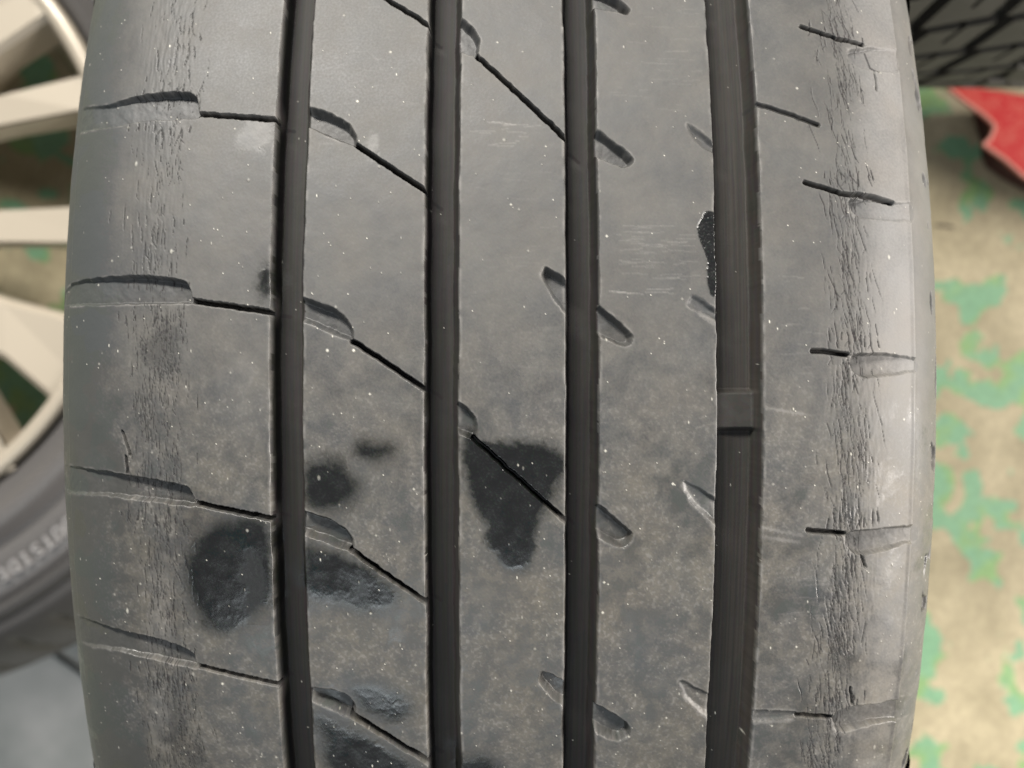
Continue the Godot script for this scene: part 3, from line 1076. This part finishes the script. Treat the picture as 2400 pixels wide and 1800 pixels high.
func make_winter_tyre() -> void:
	var t := thing("winter_tyre", "dark tyre with deep tread blocks standing behind the red plate", "tyre", Vector3(0.275, 0.32, -0.491))
	t.rotation_degrees = Vector3(0, 0, 0)
	var core := matte(lin(0.012, 0.011, 0.010), 0.8)
	var block_m := matte(lin(0.052, 0.048, 0.041), 0.75)
	var pts := []
	for p in [[0.205, -0.10], [0.23, -0.118], [0.27, -0.122], [0.295, -0.116], [0.307, -0.106], [0.311, -0.07], [0.312, 0.0], [0.311, 0.07], [0.307, 0.106], [0.295, 0.116], [0.27, 0.122], [0.23, 0.118], [0.205, 0.10], [0.21, 0.09], [0.26, 0.10], [0.295, 0.09], [0.299, 0.0], [0.295, -0.09], [0.26, -0.10], [0.21, -0.09], [0.205, -0.10]]:
		pts.append(Vector2(p[0], p[1]))
	var body := obj("casing", lathe(smooth_pts(pts, 1), 160), core, t)
	body.rotation = Vector3(0, 0, -PI / 2)
	var far_st := SurfaceTool.new()
	far_st.begin(Mesh.PRIMITIVE_TRIANGLES)
	var shape := [[0.0, 0.0], [1.0, 0.0], [1.0, 1.0], [0.56, 1.0], [0.56, 0.42], [0.47, 0.42], [0.47, 1.0], [0.0, 1.0]]
	for row in 56:
		for col in 6:
			var s0 := row * 0.0359 + (col if col < 3 else 5 - col) * 0.0125
			var x0 := (col - 3) * 0.0365 + 0.0025
			var poly := PackedVector2Array()
			for q in shape:
				poly.append(Vector2(x0 + q[0] * 0.0285 + (q[1] - 0.5) * (0.006 if col < 3 else -0.006), s0 + (q[0] if col < 3 else 1.0 - q[0]) * 0.0125 + q[1] * 0.0305))
			var m := wrapped_plate(poly, 0.309, 0.3195)
			# angle from the front of the tyre
			var mid := wrapf((s0 + 0.02) / 0.32, -PI, PI)
			if absf(mid) < 0.9:
				obj("tread_block", m, block_m, t)
			else:
				far_st.append_from(m, 0, Transform3D())
	var far := obj("tread_pattern", far_st.commit(), block_m, t)
	far.set_meta("kind", "stuff")


# a plate bent round the x axis: outline (x, arc), arc 0 at the front (+z)
func wrapped_plate(poly: PackedVector2Array, r0: float, r1: float) -> ArrayMesh:
	var st := SurfaceTool.new()
	st.begin(Mesh.PRIMITIVE_TRIANGLES)
	var bend := func(p: Vector2, r: float) -> Vector3:
		var a := p.y / 0.32
		return Vector3(p.x, r * sin(a), r * cos(a))
	var centre := Vector2.ZERO
	for p in poly:
		centre += p / poly.size()
	var tri := Geometry2D.triangulate_polygon(poly)
	for t in range(0, tri.size(), 3):
		var v := []
		for c in 3:
			v.append(bend.call(poly[tri[t + c]], r1))
		var out: Vector3 = v[0] * Vector3(0, 1, 1)
		if (v[1] - v[0]).cross(v[2] - v[0]).dot(out) > 0.0:
			v.reverse()
		st.set_smooth_group(-1)
		for q in v:
			st.add_vertex(q)
	var cw := Geometry2D.is_polygon_clockwise(poly)
	for i in poly.size():
		var a := poly[i]
		var b := poly[(i + 1) % poly.size()]
		var v := [bend.call(a, r0), bend.call(a, r1), bend.call(b, r1), bend.call(b, r0)]
		if cw:
			v.reverse()
		st.set_smooth_group(-1)
		for c in [0, 2, 1, 0, 3, 2]:
			st.add_vertex(v[c])
	st.generate_normals()
	return st.commit()


# ---------------------------------------------------------------- the red plate

func make_red_stand() -> void:
	var t := thing("red_steel_plate", "red painted steel plate with a pointed end and worn edge before the dark tyre", "steel plate", Vector3(0.40, 0.0, -0.20))
	var im := Image.create(256, 256, false, Image.FORMAT_RGB8)
	var n1 := noise(0.02, 71, FastNoiseLite.TYPE_SIMPLEX_SMOOTH, 4).get_seamless_image(256, 256).get_data()
	var n2 := noise(0.09, 72, FastNoiseLite.TYPE_SIMPLEX_SMOOTH, 3).get_seamless_image(256, 256).get_data()
	for y in 256:
		for x in 256:
			var k := y * 256 + x
			var c := Color(0.40, 0.009, 0.007).lerp(Color(0.42, 0.035, 0.024), smoothstep(0.45, 0.75, n1[k] / 255.0))
			c = c.lerp(Color(0.45, 0.12, 0.085), smoothstep(0.66, 0.74, n2[k] / 255.0) * 0.6)
			im.set_pixel(x, y, c.linear_to_srgb())
	var red := StandardMaterial3D.new()
	red.albedo_texture = ImageTexture.create_from_image(im)
	red.uv1_triplanar = true
	red.uv1_scale = Vector3(9, 9, 9)
	red.roughness = 0.45
	var worn := matte(lin(0.5, 0.2, 0.15), 0.6)
	# outline in pixels of the photograph, at the height of the plate
	var h := 0.055
	var sc := (0.89 - h) / 2480.0
	var poly := PackedVector2Array()
	for p in [[2184, 174], [2216, 177], [2240, 190], [2280, 200], [2318, 209], [2338, 210], [2400, 222], [2560, 235], [2700, 240], [2700, 560], [2560, 500], [2400, 412], [2355, 372], [2306, 338], [2322, 322], [2331, 300], [2327, 287], [2306, 268], [2262, 236]]:
		poly.append(Vector2((p[0] - 1200) * sc - 0.40, (p[1] - 900) * sc + 0.20))
	obj("top_plate", plate(poly, h - 0.006, h, 0.0015), red, t)
	# worn edge strip, and the skirt that carries the plate
	var skirt := PackedVector2Array()
	for p in [[2350, 225], [2400, 240], [2660, 280], [2660, 505], [2560, 462], [2420, 385], [2385, 360], [2372, 335], [2372, 300], [2362, 270]]:
		skirt.append(Vector2((p[0] - 1200) * sc - 0.40, (p[1] - 900) * sc + 0.20))
	obj("foot", plate(skirt, 0.0, h - 0.0062, 0.0), matte(lin(0.05, 0.012, 0.01), 0.6), t)
	var edge := SurfaceTool.new()
	edge.begin(Mesh.PRIMITIVE_TRIANGLES)
	var line := PackedVector2Array([Vector2(2560, 500), Vector2(2400, 412), Vector2(2355, 372), Vector2(2306, 338), Vector2(2322, 322), Vector2(2331, 300), Vector2(2327, 287), Vector2(2306, 268), Vector2(2262, 236), Vector2(2184, 174)])
	for i in line.size() - 1:
		var a := Vector3((line[i].x - 1200) * sc - 0.40, h - 0.001, (line[i].y - 900) * sc + 0.20)
		var b := Vector3((line[i + 1].x - 1200) * sc - 0.40, h - 0.001, (line[i + 1].y - 900) * sc + 0.20)
		var c := CapsuleMesh.new()
		c.radius = 0.0017
		c.height = a.distance_to(b) + 0.0034
		c.radial_segments = 10
		c.rings = 3
		var y := (b - a).normalized()
		var x := y.cross(Vector3.UP).normalized()
		edge.append_from(c, 0, Transform3D(Basis(x, y, x.cross(y)), (a + b) * 0.5))
	obj("worn_edge", edge.commit(), worn, t)


# ---------------------------------------------------------------- small things on the floor

func make_litter() -> void:
	var twig := SurfaceTool.new()
	twig.begin(Mesh.PRIMITIVE_TRIANGLES)
	var c := CapsuleMesh.new()
	c.radius = 0.0010
	c.height = 0.014
	c.radial_segments = 8
	c.rings = 3
	twig.append_from(c, 0, Transform3D(Basis(Vector3(0, 0, 1), PI / 2 + 0.02), Vector3.ZERO))
	var o := obj("twig", twig.commit(), matte(lin(0.05, 0.04, 0.03), 0.8), self)
	o.position = Vector3(0.364, 0.0012, -0.1325)
	o.rotation.y = -0.08
	o.set_meta("label", "tiny dark twig on the floor right of the worn tyre")
	o.set_meta("category", "twig")
	var cable := SurfaceTool.new()
	cable.begin(Mesh.PRIMITIVE_TRIANGLES)
	var path := [Vector3(-0.47, 0.0062, 0.178), Vector3(-0.425, 0.0062, 0.200), Vector3(-0.395, 0.0062, 0.2165), Vector3(-0.367, 0.0062, 0.2355), Vector3(-0.33, 0.0062, 0.262), Vector3(-0.27, 0.0062, 0.292)]
	for i in path.size() - 1:
		var d: Vector3 = path[i + 1] - path[i]
		var k := CapsuleMesh.new()
		k.radius = 0.0022
		k.height = d.length() + 0.0044
		k.radial_segments = 10
		k.rings = 3
		var y := d.normalized()
		var x := y.cross(Vector3.UP).normalized()
		cable.append_from(k, 0, Transform3D(Basis(x, y, x.cross(y)), (path[i] + path[i + 1]) * 0.5))
	var w := obj("cable", cable.commit(), matte(lin(0.06, 0.065, 0.06), 0.6), self)
	w.set_meta("label", "thin dark cable on the grey floor by the lying wheel")
	w.set_meta("category", "cable")
